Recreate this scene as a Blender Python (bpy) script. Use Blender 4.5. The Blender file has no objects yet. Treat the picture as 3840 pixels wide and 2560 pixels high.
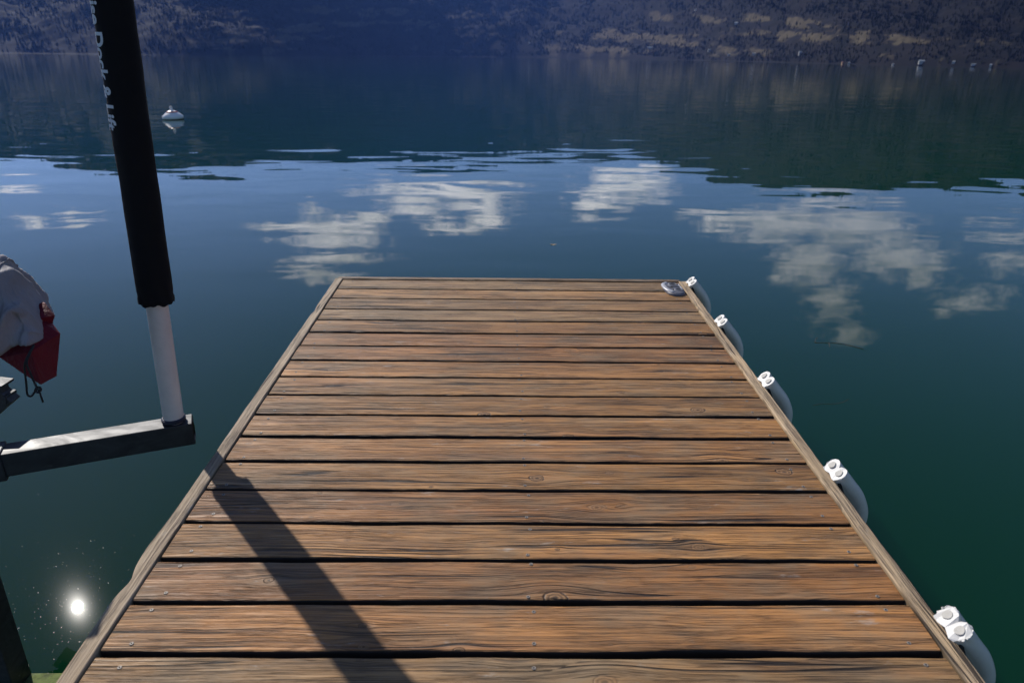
import bpy, bmesh, math, random
from mathutils import Vector, Matrix, Euler, noise
from mathutils.bvhtree import BVHTree

random.seed(7)
SC = bpy.context.scene
COL = SC.collection
R = math.radians

# ------------------------------------------------------------------ camera
PITCH, ROLL = R(22.38), R(0.65)
CAM = Vector((0, 0, 2.25))
fw = Vector((0, math.cos(PITCH), -math.sin(PITCH)))
up0 = Vector((0, math.sin(PITCH), math.cos(PITCH)))
rt0 = Vector((1, 0, 0))
rt = rt0 * math.cos(ROLL) + up0 * math.sin(ROLL)
up = up0 * math.cos(ROLL) - rt0 * math.sin(ROLL)
cd = bpy.data.cameras.new('camera')
cam = bpy.data.objects.new('camera', cd)
COL.objects.link(cam)
cam.matrix_world = Matrix(((rt.x, up.x, -fw.x, CAM.x), (rt.y, up.y, -fw.y, CAM.y),
                           (rt.z, up.z, -fw.z, CAM.z), (0, 0, 0, 1)))
cd.sensor_width = 36
cd.lens = 24.375
cd.clip_start = 0.05
cd.clip_end = 20000
cd.dof.use_dof = True
cd.dof.focus_distance = 3.2
cd.dof.aperture_fstop = 3.2
SC.camera = cam

# ------------------------------------------------------------------ exposure
SC.view_settings.view_transform = 'Standard'
SC.view_settings.look = 'None'
SC.view_settings.gamma = 1
SC.view_settings.exposure = 0.30
SC.render.engine = 'CYCLES'
SC.cycles.use_denoising = True
SC.cycles.max_bounces = 8
SC.cycles.volume_bounces = 1
SC.cycles.transparent_max_bounces = 8
SC.cycles.caustics_reflective = False
SC.cycles.caustics_refractive = False
SC.cycles.sample_clamp_indirect = 6

# ------------------------------------------------------------------ sun and sky
SUN_DIR = Vector((-0.50130, 0.62573, 0.59763)).normalized()   # towards the sun
SUN_EL = math.asin(SUN_DIR.z)
SUN_AZ = math.atan2(SUN_DIR.x, SUN_DIR.y)
sl = bpy.data.lights.new('sun', 'SUN')
sl.energy = 4.0
sl.angle = R(0.53)
sl.color = (1.0, 0.95, 0.88)
sun = bpy.data.objects.new('sun', sl)
COL.objects.link(sun)
sun.rotation_euler = SUN_DIR.to_track_quat('Z', 'Y').to_euler()
sun.location = (-30, 40, 40)

world = bpy.data.worlds.new("World")
SC.world = world
world.use_nodes = True
WT = world.node_tree
WT.nodes.clear()


class NT:
    """short-hand for wiring nodes"""
    def __init__(s, tree):
        s.t = tree

    def n(s, typ, **kw):
        o = s.t.nodes.new(typ)
        for k, v in kw.items():
            setattr(o, k, v)
        return o

    def put(s, sock, v):
        if v is None:
            return
        if hasattr(v, 'is_output') or isinstance(v, bpy.types.NodeSocket):
            s.t.links.new(v, sock)
        else:
            sock.default_value = v

    def math(s, op, a, b=None, c=None, clamp=False):
        o = s.n('ShaderNodeMath', operation=op)
        o.use_clamp = clamp
        s.put(o.inputs[0], a)
        s.put(o.inputs[1], b)
        s.put(o.inputs[2], c)
        return o.outputs[0]

    def vmath(s, op, a, b=None):
        o = s.n('ShaderNodeVectorMath', operation=op)
        s.put(o.inputs[0], a)
        if b is not None:
            s.put(o.inputs[1], b)
        return o.outputs['Value'] if op in ('LENGTH', 'DOT_PRODUCT', 'DISTANCE') else o.outputs[0]

    def noise(s, vec, scale=1, detail=4, rough=.5, dist=0, dim='3D', col=False):
        o = s.n('ShaderNodeTexNoise', noise_dimensions=dim)
        s.put(o.inputs['Vector'], vec)
        s.put(o.inputs['Scale'], scale)
        s.put(o.inputs['Detail'], detail)
        s.put(o.inputs['Roughness'], rough)
        s.put(o.inputs['Distortion'], dist)
        return o.outputs['Color'] if col else o.outputs['Fac']

    def ramp(s, fac, stops, interp='LINEAR'):
        o = s.n('ShaderNodeValToRGB')
        o.color_ramp.interpolation = interp
        e = o.color_ramp.elements
        while len(e) < len(stops):
            e.new(0.5)
        for el, (p, c) in zip(e, stops):
            el.position = p
            el.color = (c, c, c, 1) if not isinstance(c, (tuple, list)) else (*c[:3], 1)
        s.put(o.inputs[0], fac)
        return o.outputs[0]

    def mix(s, fac, a, b, blend='MIX'):
        o = s.n('ShaderNodeMix', data_type='RGBA', blend_type=blend)
        s.put(o.inputs[0], fac)
        for k, v in ((6, a), (7, b)):
            if isinstance(v, (tuple, list)):
                v = (*v[:3], 1)
            s.put(o.inputs[k], v)
        return o.outputs[2]

    def sep(s, v):
        o = s.n('ShaderNodeSeparateXYZ')
        s.put(o.inputs[0], v)
        return o.outputs

    def comb(s, x=0, y=0, z=0):
        o = s.n('ShaderNodeCombineXYZ')
        s.put(o.inputs[0], x)
        s.put(o.inputs[1], y)
        s.put(o.inputs[2], z)
        return o.outputs[0]

    def maprange(s, v, a, b, c=0., d=1., smooth=False):
        o = s.n('ShaderNodeMapRange')
        if smooth:
            o.interpolation_type = 'SMOOTHSTEP'
        s.put(o.inputs[0], v)
        for k, q in zip((1, 2, 3, 4), (a, b, c, d)):
            s.put(o.inputs[k], q)
        return o.outputs[0]

    def bump(s, h, strength=1., dist=.01, normal=None):
        o = s.n('ShaderNodeBump')
        s.put(o.inputs['Strength'], strength)
        s.put(o.inputs['Distance'], dist)
        s.put(o.inputs['Height'], h)
        if normal is not None:
            s.put(o.inputs['Normal'], normal)
        return o.outputs[0]


W = NT(WT)
sky = W.n('ShaderNodeTexSky', sky_type='NISHITA')
sky.sun_disc = False
sky.sun_elevation = SUN_EL
sky.sun_rotation = SUN_AZ
sky.altitude = 400
sky.air_density = 0.45
sky.dust_density = 0.1
sky.ozone_density = 1.2
SKY_STRENGTH = 0.115
# scattered fair-weather clouds, placed by direction: (u = x/y, v = z/y, half width, half height, weight)
CLOUDS = [(-0.261, 0.238, 0.07, 0.022, 1), (-0.337, 0.239, 0.057, 0.0097, 1), (-0.212, 0.22, 0.035, 0.0115, 1), (-0.267, 0.279, 0.081,
          0.01, 0.9), (-0.312, 0.298, 0.046, 0.0074, 0.8), (-0.287, 0.315, 0.059, 0.0089, 0.8), (-0.106, 0.18, 0.119, 0.0124, 1), (-0.059,
          0.192, 0.066, 0.0187, 1), (-0.148, 0.206, 0.044, 0.0126, 1), (-0.076, 0.229, 0.06, 0.009, 1), (-0.031, 0.217, 0.032, 0.0064, 1),
          (-0.29, 0.208, 0.028, 0.0051, 0.8), (0.155, 0.173, 0.068, 0.0209, 1), (0.117, 0.202, 0.039, 0.0126, 1), (0.191, 0.156, 0.031,
          0.0085, 1), (0.087, 0.182, 0.019, 0.0062, 0.6), (0.317, 0.218, 0.07, 0.0108, 1), (0.387, 0.223, 0.082, 0.0288, 1), (0.495, 0.225,
          0.095, 0.0333, 1), (0.569, 0.269, 0.077, 0.0298, 1), (0.435, 0.278, 0.055, 0.0347, 1), (0.482, 0.339, 0.04, 0.0383, 0.9), (0.526,
          0.395, 0.03, 0.0189, 0.7), (0.619, 0.292, 0.039, 0.0216, 0.9), (0.396, 0.297, 0.018, 0.0088, 0.8), (0.438, 0.188, 0.044, 0.0075,
          0.9), (0.696, 0.335, 0.056, 0.0195, 0.6), (0.661, 0.354, 0.023, 0.0092, 0.6), (0.715, 0.238, 0.048, 0.0104, 0.8), (0.741, 0.274,
          0.042, 0.0173, 0.7), (0.7, 0.217, 0.035, 0.0051, 0.7), (-0.644, 0.215, 0.038, 0.0051, 0.9), (-0.651, 0.232, 0.038, 0.0058, 0.9),
          (-0.711, 0.227, 0.02, 0.009, 0.8), (-0.713, 0.188, 0.038, 0.0044, 0.8), (-0.698, 0.178, 0.031, 0.0031, 0.8)]
tc = W.n('ShaderNodeTexCoord')
D = W.sep(tc.outputs['Generated'])
ysafe = W.math('MAXIMUM', D[1], 0.05)
cu = W.math('DIVIDE', D[0], ysafe)
cv = W.math('DIVIDE', D[2], ysafe)
uv = W.comb(cu, cv, 0)
uvs = W.vmath('MULTIPLY', uv, (1, 2.6, 1))
warp = W.noise(uvs, 22, 6, .68, col=True)
warp2 = W.noise(uvs, 9, 2, .5, col=True)
wv = W.vmath('MULTIPLY', W.vmath('SUBTRACT', warp, (.5, .5, .5)), (.075, .026, 0))
wv2 = W.vmath('MULTIPLY', W.vmath('SUBTRACT', warp2, (.5, .5, .5)), (.05, .02, 0))
uvw = W.vmath('ADD', W.vmath('ADD', uv, wv), wv2)
dens = None
for (u, v, a, b, w) in CLOUDS:
    q = W.vmath('MULTIPLY', W.vmath('SUBTRACT', uvw, (u, v, 0)), (1 / (a * 1.22), 1 / (b * 1.35), 0))
    L = W.math('SUBTRACT', 1.0, W.vmath('LENGTH', q))
    if w != 1:
        L = W.math('MULTIPLY', L, w)
    dens = L if dens is None else W.math('MAXIMUM', dens, L)
puff = W.noise(uvs, 34, 6, .66)
dens = W.math('ADD', dens, W.math('MULTIPLY', W.math('SUBTRACT', puff, .5), 1.5))
cover = W.maprange(dens, -.05, 0.80, 0, 1, True)
cover = W.math('MULTIPLY', cover, W.maprange(D[1], .1, .2))
cover = W.math('MULTIPLY', cover, W.maprange(cu, .22, .40, .88, .66))
# unseen broken cloud overhead and behind the viewer, added to whiten the fill light
hi = W.noise(W.vmath('MULTIPLY', tc.outputs['Generated'], (1, 1, 1.6)), 2.6, 6, .6, .3)
hicov = W.maprange(hi, .50, .64, 0, .07, True)
where = W.math('MAXIMUM', W.maprange(D[2], .66, .82), W.maprange(D[1], .05, -.15))
cover = W.math('MAXIMUM', cover, W.math('MULTIPLY', hicov, where))
thick = W.maprange(W.noise(uvs, 15, 4, .6), .38, .66, 0, 1, True)
ccol = W.mix(thick, (1.75, 1.72, 1.68), (1.05, 1.08, 1.08))
ccol = W.mix(1.0, ccol, W.ramp(W.maprange(cu, .20, .45), [(0, 1.0), (1, .66)]), 'MULTIPLY')
skyc = W.vmath('SCALE', sky.outputs[0])
skyc.node.inputs['Scale'].default_value = SKY_STRENGTH
allsky = W.mix(cover, skyc, ccol)
bg = W.n('ShaderNodeBackground')
W.put(bg.inputs[0], allsky)
bg.inputs[1].default_value = 1.0
wo = W.n('ShaderNodeOutputWorld')
WT.links.new(bg.outputs[0], wo.inputs[0])
try:
    world.cycles.sampling_method = 'MANUAL'
    world.cycles.sample_map_resolution = 512
except Exception:
    pass


# ------------------------------------------------------------------ object helpers
def tag(o, label=None, cat=None, group=None, kind=None):
    if label:
        o['label'] = label
    if cat:
        o['category'] = cat
    if group:
        o['group'] = group
    if kind:
        o['kind'] = kind
    return o


def empty(name, loc=(0, 0, 0), rot=(0, 0, 0)):
    o = bpy.data.objects.new(name, None)
    o.empty_display_size = .1
    COL.objects.link(o)
    o.location = loc
    o.rotation_euler = rot
    return o


def mesh_obj(name, verts, faces, mat=None, parent=None, smooth=False, loc=None):
    me = bpy.data.meshes.new(name)
    me.from_pydata([tuple(v) for v in verts], [], faces)
    me.update()
    if smooth:
        me.polygons.foreach_set('use_smooth', [True] * len(me.polygons))
    o = bpy.data.objects.new(name, me)
    COL.objects.link(o)
    if mat:
        me.materials.append(mat)
    if parent:
        o.parent = parent
    if loc is not None:
        o.location = loc
    return o


def bm_obj(name, bm, mat=None, parent=None, smooth=False, loc=None):
    bmesh.ops.recalc_face_normals(bm, faces=bm.faces)
    me = bpy.data.meshes.new(name)
    bm.to_mesh(me)
    bm.free()
    if smooth:
        me.polygons.foreach_set('use_smooth', [True] * len(me.polygons))
    o = bpy.data.objects.new(name, me)
    COL.objects.link(o)
    if mat:
        me.materials.append(mat)
    if parent:
        o.parent = parent
    if loc is not None:
        o.location = loc
    return o


def bm_box(bm, c, s, rot=None, bevel=0.0, seg=2):
    m = Matrix.Translation(c)
    if rot is not None:
        m = m @ (rot.to_matrix().to_4x4() if isinstance(rot, Euler) else rot)
    r = bmesh.ops.create_cube(bm, size=1, matrix=m @ Matrix.Diagonal((*s, 1)))
    if bevel:
        vs = set(r['verts'])
        es = [e for e in bm.edges if e.verts[0] in vs and e.verts[1] in vs]
        bmesh.ops.bevel(bm, geom=es, offset=bevel, segments=seg, affect='EDGES', profile=.5)


def bm_lathe(bm, prof, n=48, axis=None, wob=None):
    """prof = [(r, z)...]; open ends closed when r is 0"""
    rings = []
    for (r, z) in prof:
        if r <= 1e-6:
            rings.append([bm.verts.new((0, 0, z))])
        else:
            ring = []
            for i in range(n):
                a = 2 * math.pi * i / n
                rr, zz = (r, z) if wob is None else wob(r, z, a)
                ring.append(bm.verts.new((rr * math.cos(a), rr * math.sin(a), zz)))
            rings.append(ring)
    for A, B in zip(rings, rings[1:]):
        if len(A) == 1 and len(B) == 1:
            continue
        for i in range(n):
            j = (i + 1) % n
            if len(A) == 1:
                bm.faces.new((A[0], B[i], B[j]))
            elif len(B) == 1:
                bm.faces.new((A[i], B[0], A[j]))
            else:
                bm.faces.new((A[i], A[j], B[j], B[i]))


def bm_tube(bm, pts, rad, n=10, cap=True):
    pts = [Vector(p) for p in pts]
    rads = rad if isinstance(rad, (list, tuple)) else [rad] * len(pts)
    rings = []
    ref = None
    for i, p in enumerate(pts):
        t = (pts[min(i + 1, len(pts) - 1)] - pts[max(i - 1, 0)]).normalized()
        if ref is None:
            ref = t.orthogonal().normalized()
        ref = (ref - t * ref.dot(t)).normalized()
        b = t.cross(ref)
        rings.append([bm.verts.new(p + (ref * math.cos(2 * math.pi * k / n) + b * math.sin(2 * math.pi * k / n)) * rads[i])
                      for k in range(n)])
    for A, B in zip(rings, rings[1:]):
        for k in range(n):
            bm.faces.new((A[k], A[(k + 1) % n], B[(k + 1) % n], B[k]))
    if cap:
        bm.faces.new(rings[0])
        bm.faces.new(rings[-1][::-1])


def smooth_path(pts, sub=6):
    """Catmull-Rom through pts"""
    P = [Vector(p) for p in pts]
    P = [P[0] * 2 - P[1]] + P + [P[-1] * 2 - P[-2]]
    out = []
    for i in range(1, len(P) - 2):
        for k in range(sub):
            t = k / sub
            a, b, c, d = P[i - 1], P[i], P[i + 1], P[i + 2]
            out.append(.5 * ((2 * b) + (c - a) * t + (2 * a - 5 * b + 4 * c - d) * t * t + (3 * b - a - 3 * c + d) * t ** 3))
    out.append(P[-2])
    return out


# ------------------------------------------------------------------ materials
def new_mat(name):
    m = bpy.data.materials.new(name)
    m.use_nodes = True
    m.node_tree.nodes.clear()
    n = NT(m.node_tree)
    out = n.n('ShaderNodeOutputMaterial')
    return m, n, out


def principled(n, out, color, rough=.5, metal=0., spec=.5, normal=None, **kw):
    p = n.n('ShaderNodeBsdfPrincipled')
    if isinstance(color, (tuple, list)):
        color = (*color[:3], 1)
    n.put(p.inputs['Base Color'], color)
    n.put(p.inputs['Roughness'], rough)
    n.put(p.inputs['Metallic'], metal)
    n.put(p.inputs['Specular IOR Level'], spec)
    if normal is not None:
        n.put(p.inputs['Normal'], normal)
    for k, v in kw.items():
        n.put(p.inputs[k], v)
    n.t.links.new(p.outputs[0], out.inputs['Surface'])
    return p


def wood_mat(name, axis='X', tones=((.54, .262, .080), (.45, .196, .062), (.39, .238, .106)), dark=(.050, .030, .018), grey=(.235, .200, .135),
             grey_amt=.5, knots=True, rough=.55):
    m, n, out = new_mat(name)
    t = n.n('ShaderNodeTexCoord')
    oi = n.n('ShaderNodeObjectInfo')
    s = n.sep(t.outputs['Object'])
    a, c = (s[0], s[1]) if axis == 'X' else (s[1], s[0])
    rnd = oi.outputs['Random']
    off = n.math('MULTIPLY', rnd, 61.0)
    a = n.math('ADD', a, off)

    def st(sa, sc, o=0., det=3, ro=.55, cc=None, di=0.):
        """noise stretched along the board"""
        return n.noise(n.comb(n.math('MULTIPLY', a, sa), n.math('MULTIPLY', c if cc is None else cc, sc), n.math('ADD', off, o)), 1, det, ro, di)

    c2 = c
    kn = []
    if knots:
        for (sa, sc, thr, smin, smax, sh) in ((1.15, 3.1, .30, .009, .024, 0.), (2.4, 6.5, .40, .004, .011, 13.)):
            vec = n.comb(n.math('MULTIPLY', a, sa), n.math('ADD', n.math('MULTIPLY', c, sc), n.math('ADD', off, sh)), 0)
            vo = n.n('ShaderNodeTexVoronoi', voronoi_dimensions='2D')
            vo.inputs['Scale'].default_value = 1.0
            n.put(vo.inputs['Vector'], vec)
            q = n.sep(n.vmath('SUBTRACT', vec, vo.outputs['Position']))
            kx, ky = n.math('DIVIDE', q[0], sa), n.math('DIVIDE', q[1], sc)
            sel = n.sep(vo.outputs['Color'])
            has = n.maprange(sel[0], thr, thr + .01)
            size = n.maprange(sel[1], 0, 1, smin, smax)
            wob = n.math('MULTIPLY', n.math('SUBTRACT', n.noise(n.comb(a, c, n.math('ADD', off, sh)), 45, 2), .5), smax * .55)
            rx = n.math('MULTIPLY', kx, .66)
            kd = n.math('ADD', n.math('SQRT', n.math('ADD', n.math('MULTIPLY', rx, rx), n.math('MULTIPLY', ky, ky))), wob)
            kr = n.math('DIVIDE', kd, size)
            fx = n.math('DIVIDE', kx, n.math('MULTIPLY', size, 6.0))
            fy = n.math('DIVIDE', ky, n.math('MULTIPLY', size, 2.8))
            g = n.math('POWER', 2.718, n.math('MULTIPLY', n.math('ADD', n.math('MULTIPLY', fx, fx), n.math('MULTIPLY', fy, fy)), -1.0))
            g = n.math('MULTIPLY', g, has)
            c2 = n.math('SUBTRACT', c2, n.math('MULTIPLY', n.math('MULTIPLY', ky, g), .80))
            kn.append((kr, has, sel[2], g))
    wav = n.math('MULTIPLY', n.math('SUBTRACT', st(1.3, 4, 2, 2, .5, c2), .5), .045)
    c3 = n.math('ADD', c2, wav)
    broad = st(.7, 13, 0, 3, .55, c3)
    streak = st(1.25, 44, 3, 4, .66, c3)
    fine = st(2.6, 150, 5, 4, .7, c3)
    stain = st(3.2, 6.5, 7, 5, .66)
    stain2 = st(2.3, 9, 27, 5, .68)
    # board tone, then lighter and darker bands along it
    col = n.ramp(rnd, [(0, tones[0]), (.42, tones[1]), (.58, tones[0]), (.80, tones[2]), (1, tones[0])])
    col = n.mix(1.0, col, n.ramp(broad, [(.30, .70), (.50, .92), (.70, 1.16)]), 'MULTIPLY')
    rv = n.math('FRACT', n.math('MULTIPLY', rnd, 7.31))
    col = n.mix(1.0, col, n.ramp(rv, [(0, .74), (1, 1.20)]), 'MULTIPLY')
    red = st(1.0, 17, 17, 2, .5, c3)
    col = n.mix(n.math('MULTIPLY', n.ramp(red, [(.58, 0), (.72, 1)]), .40 if knots else .12), col, (.36, .150, .062))
    col = n.mix(n.math('MULTIPLY', n.ramp(stain, [(.45, 0), (.66, 1)]), grey_amt), col, grey)
    # grain
    line = n.ramp(streak, [(.50, 0), (.57, .6), (.64, 1)])
    col = n.mix(n.math('MULTIPLY', line, .36), col, dark)
    line2 = n.ramp(fine, [(.47, 0), (.66, 1)])
    col = n.mix(n.math('MULTIPLY', line2, n.maprange(broad, .3, .7, .60, .30)), col, dark)
    pale = n.ramp(fine, [(.30, 1), (.42, 0)])
    col = n.mix(n.math('MULTIPLY', pale, .22), col, (.62, .47, .30))
    mid_ = st(1.3, 82, 51, 3, .6, c3)
    line3 = n.ramp(mid_, [(.50, 0), (.60, 1)])
    col = n.mix(n.math('MULTIPLY', line3, .30), col, dark)
    # dark hairlines of the winter grain, breaking off and starting again
    hair = 0
    for (sa, sc, o, wd, ga) in ((.7, 24, 61, .016, .43), (1.1, 48, 71, .026, .45), (1.6, 95, 83, .045, .47)):
        hl = n.ramp(n.math('ABSOLUTE', n.math('SUBTRACT', st(sa, sc, o, 2, .5, c3), .5)), [(0, 1), (wd * .4, 1), (wd, 0)])
        hl = n.math('MULTIPLY', hl, n.ramp(st(sa * 3, sc * .22, o + 5, 3, .6), [(ga, 0), (ga + .12, 1)]))
        hair = n.math('MAXIMUM', hair, hl)
    col = n.mix(n.math('MULTIPLY', hair, .44), col, (.022, .014, .010))
    # black mildew, stretched along the board
    bk = n.ramp(stain2, [(.57, 0), (.72, 1)])
    bk = n.math('MULTIPLY', bk, n.ramp(fine, [(.35, .35), (.6, 1)]))
    col = n.mix(n.math('MULTIPLY', bk, .55), col, (.026, .024, .022))
    # bleached, silvery scuffs
    sc_ = n.math('MULTIPLY', n.ramp(st(5, 20, 41, 5, .75), [(.62, 0), (.74, 1)]), .6)
    col = n.mix(sc_, col, (.50, .46, .40))
    # long drying checks
    chk = st(.42, 26, 9, 1, .4, c3)
    crack = n.ramp(n.math('ABSOLUTE', n.math('SUBTRACT', chk, .5)), [(0, 1), (.007, 1), (.017, 0)])
    crack = n.math('MULTIPLY', crack, n.ramp(st(1.2, 9, 23, 1), [(.44, 0), (.54, 1)]))
    col = n.mix(n.math('MULTIPLY', crack, .92), col, (.010, .007, .005))
    h = n.math('ADD', n.math('MULTIPLY', line, -.7), n.math('MULTIPLY', line2, -.40))
    h = n.math('SUBTRACT', n.math('SUBTRACT', h, n.math('MULTIPLY', hair, 1.0)), n.math('MULTIPLY', crack, 2.0))
    for (kr, has, tone, g) in kn:
        inside = n.math('MULTIPLY', n.maprange(kr, 1.15, .80), has)
        ring = n.math('SINE', n.math('MULTIPLY', kr, 13.0))
        kc = n.mix(n.maprange(ring, -1, 1), (.34, .19, .085), (.13, .072, .036))
        kc = n.mix(n.maprange(kr, .40, .08), kc, (.040, .024, .015))
        col = n.mix(n.math('MULTIPLY', inside, n.maprange(tone, 0, 1, .55, .95)), col, kc)
        rim = n.math('MULTIPLY', n.maprange(n.math('ABSOLUTE', n.math('SUBTRACT', kr, 1.0)), .16, .02), has)
        rim = n.math('MULTIPLY', rim, n.maprange(tone, .35, .9, .25, .9))
        col = n.mix(rim, col, (.022, .013, .009))
        h = n.math('SUBTRACT', h, n.math('MULTIPLY', rim, 1.0))
    ro = n.math('ADD', rough, n.math('MULTIPLY', n.math('SUBTRACT', stain, .5), .3))
    principled(n, out, col, ro, 0, .34, n.bump(h, 1.0, .0026))
    return m


M = {}
M['deck'] = wood_mat('deck_wood')
M['rail'] = wood_mat('rail_wood', 'Y', ((.62, .44, .25), (.58, .39, .20), (.54, .40, .25)), dark=(.15, .10, .065), grey=(.50, .40, .29),
                     grey_amt=.5, knots=False, rough=.66)
M['endboard'] = wood_mat('end_board_wood', 'X', ((.48, .31, .16), (.44, .28, .14), (.40, .30, .19)), grey=(.38, .32, .24), grey_amt=.6, knots=False)


def simple(name, color, rough=.5, metal=0., spec=.5, var=.15, scale=30., bump=0., bscale=200., **kw):
    m, n, out = new_mat(name)
    t = n.n('ShaderNodeTexCoord')
    f = n.noise(t.outputs['Object'], scale, 5, .6)
    lo = tuple(c * (1 - var) for c in color)
    hi = tuple(min(1, c * (1 + var)) for c in color)
    col = n.mix(n.ramp(f, [(.3, 0), (.7, 1)]), lo, hi)
    nb = None
    if bump:
        nb = n.bump(n.noise(t.outputs['Object'], bscale, 3, .6), 1.0, bump)
    principled(n, out, col, n.maprange(f, .3, .7, rough * .88, min(1, rough * 1.12)), metal, spec, nb, **kw)
    return m


M['plank_edge'] = simple('shaded_board_edge', (.030, .022, .016), .9, var=.4, scale=25)  # shade of the gaps between boards, painted into this dark colour
M['joist'] = simple('joist_wood', (.06, .045, .035), .85)
M['screw'] = simple('screw_steel', (.24, .21, .18), .6, .25, var=.35, scale=60)
M['screw_hole'] = simple('screw_recess', (.02, .018, .016), .8)
M['pvc'] = simple('white_pvc', (.66, .585, .53), .34, var=.06, scale=18)
M['sleeve'] = simple('black_fabric', (.006, .006, .007), .85, spec=.18, var=.25, bump=.0006, bscale=700)
M['letter'] = simple('grey_print', (.60, .61, .63), .7, spec=.3, var=.1)
M['collar'] = simple('dark_blue_collar', (.012, .014, .03), .55)
M['cleat'] = simple('grey_cleat_plastic', (.12, .12, .14), .45, spec=.5, var=.2, scale=40, bump=.0004, bscale=500)
M['cleat_light'] = simple('sunlit_grey_plastic', (.42, .42, .44), .36, spec=.5, var=.15, scale=50)  # paler copy of the cleat grey, with the sunlit look in its colour
M['black'] = simple('black_plastic', (.008, .008, .009), .6)
M['fender_cut'] = simple('cut_white_vinyl', (.62, .61, .58), .5, var=.07, scale=60, bump=.001, bscale=90)
M['fender_plug'] = simple('grey_foam_core', (.52, .50, .45), .85, var=.12, scale=90)
M['flange'] = simple('black_rubber_flange', (.015, .014, .012), .8)
M['buoy'] = simple('buoy_white', (.78, .77, .76), .42, var=.05, scale=8)
M['buoy_band'] = simple('buoy_orange', (.55, .10, .045), .5, var=.15, scale=20)
M['buoy_algae'] = simple('buoy_waterline_algae', (.045, .045, .018), .8, var=.4, scale=20)
M['rope'] = simple('black_cord', (.01, .01, .012), .8, bump=.001, bscale=400)
M['twig'] = simple('dry_twig', (.09, .05, .03), .8)
M['leaf'] = simple('dry_leaf', (.35, .26, .15), .7)
M['algae'] = simple('algae_covered_steel', (.16, .20, .06), .95, var=.5, scale=22, bump=.004, bscale=60)


def fender_mat():
    m, n, out = new_mat('white_vinyl')
    t = n.n('ShaderNodeTexCoord')
    f = n.noise(t.outputs['Object'], 9, 5, .65)
    g = n.noise(n.vmath('MULTIPLY', t.outputs['Object'], (30, 60, 12)), 1, 4, .6)
    col = n.mix(n.ramp(f, [(.45, 0), (.75, .5)]), (.66, .61, .51), (.44, .41, .32))
    col = n.mix(n.ramp(g, [(.58, 0), (.74, .4)]), col, (.30, .29, .22))
    z = n.sep(t.outputs['Object'])[2]
    low = n.math('ADD', n.maprange(z, -.06, -.30), n.math('MULTIPLY', n.math('SUBTRACT', f, .5), .8))
    col = n.mix(n.math('MULTIPLY', n.ramp(low, [(.5, 0), (1, 1)]), .5), col, (.12, .13, .075))
    principled(n, out, col, .36, 0, .5, n.bump(f, .3, .003))
    return m


M['fender'] = fender_mat()


def steel_mat(name, base=(.55, .55, .56), dark=(.17, .17, .19), rough=.42, metal=.75):
    m, n, out = new_mat(name)
    t = n.n('ShaderNodeTexCoord')
    co = t.outputs['Object']
    f = n.noise(n.vmath('MULTIPLY', co, (5, 11, 11)), 1, 5, .65, 1.2)
    g = n.noise(co, 70, 3, .6)
    col = n.mix(n.ramp(f, [(.35, 0), (.65, 1)]), dark, base)
    col = n.mix(n.ramp(g, [(.60, 0), (.78, .5)]), col, (.09, .085, .08))
    principled(n, out, col, n.maprange(f, .3, .7, rough * 1.35, rough * .9), metal, .5, n.bump(g, .25, .001))
    return m


M['steel'] = steel_mat('weathered_steel', (.040, .040, .043), (.012, .012, .014), .48, .0)
M['steel_dark'] = steel_mat('dark_wet_steel', (.03, .03, .034), (.010, .010, .012), .5, .0)


def cloth_mat(name, color, rough=.75, trans=.0, weave=900):
    m, n, out = new_mat(name)
    t = n.n('ShaderNodeTexCoord')
    co = t.outputs['Object']
    f = n.noise(co, 6, 4, .6)
    col = n.mix(n.ramp(f, [(.3, 0), (.7, 1)]), tuple(c * .86 for c in color), tuple(min(1, c * 1.1) for c in color))
    w = n.noise(n.vmath('MULTIPLY', co, (1, 1, 1)), weave, 1, .5)
    cr = n.noise(n.vmath('MULTIPLY', co, (16, 16, 9)), 1, 4, .65, .6)
    nb = n.bump(w, .25, .0006)
    nb = n.bump(cr, .85, .014, nb)
    p = principled(n, out, col, rough, 0, .3, nb)
    if trans:
        tr = n.n('ShaderNodeBsdfTranslucent')
        n.put(tr.inputs[0], col)
        mx = n.n('ShaderNodeMixShader')
        mx.inputs[0].default_value = trans
        n.t.links.new(p.outputs[0], mx.inputs[1])
        n.t.links.new(tr.outputs[0], mx.inputs[2])
        n.t.links.new(mx.outputs[0], out.inputs['Surface'])
    return m


M['cover'] = cloth_mat('grey_cover_fabric', (.30, .285, .295), .7, .06)
M['red'] = cloth_mat('red_bag_fabric', (.15, .004, .015), .6, .10)


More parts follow.
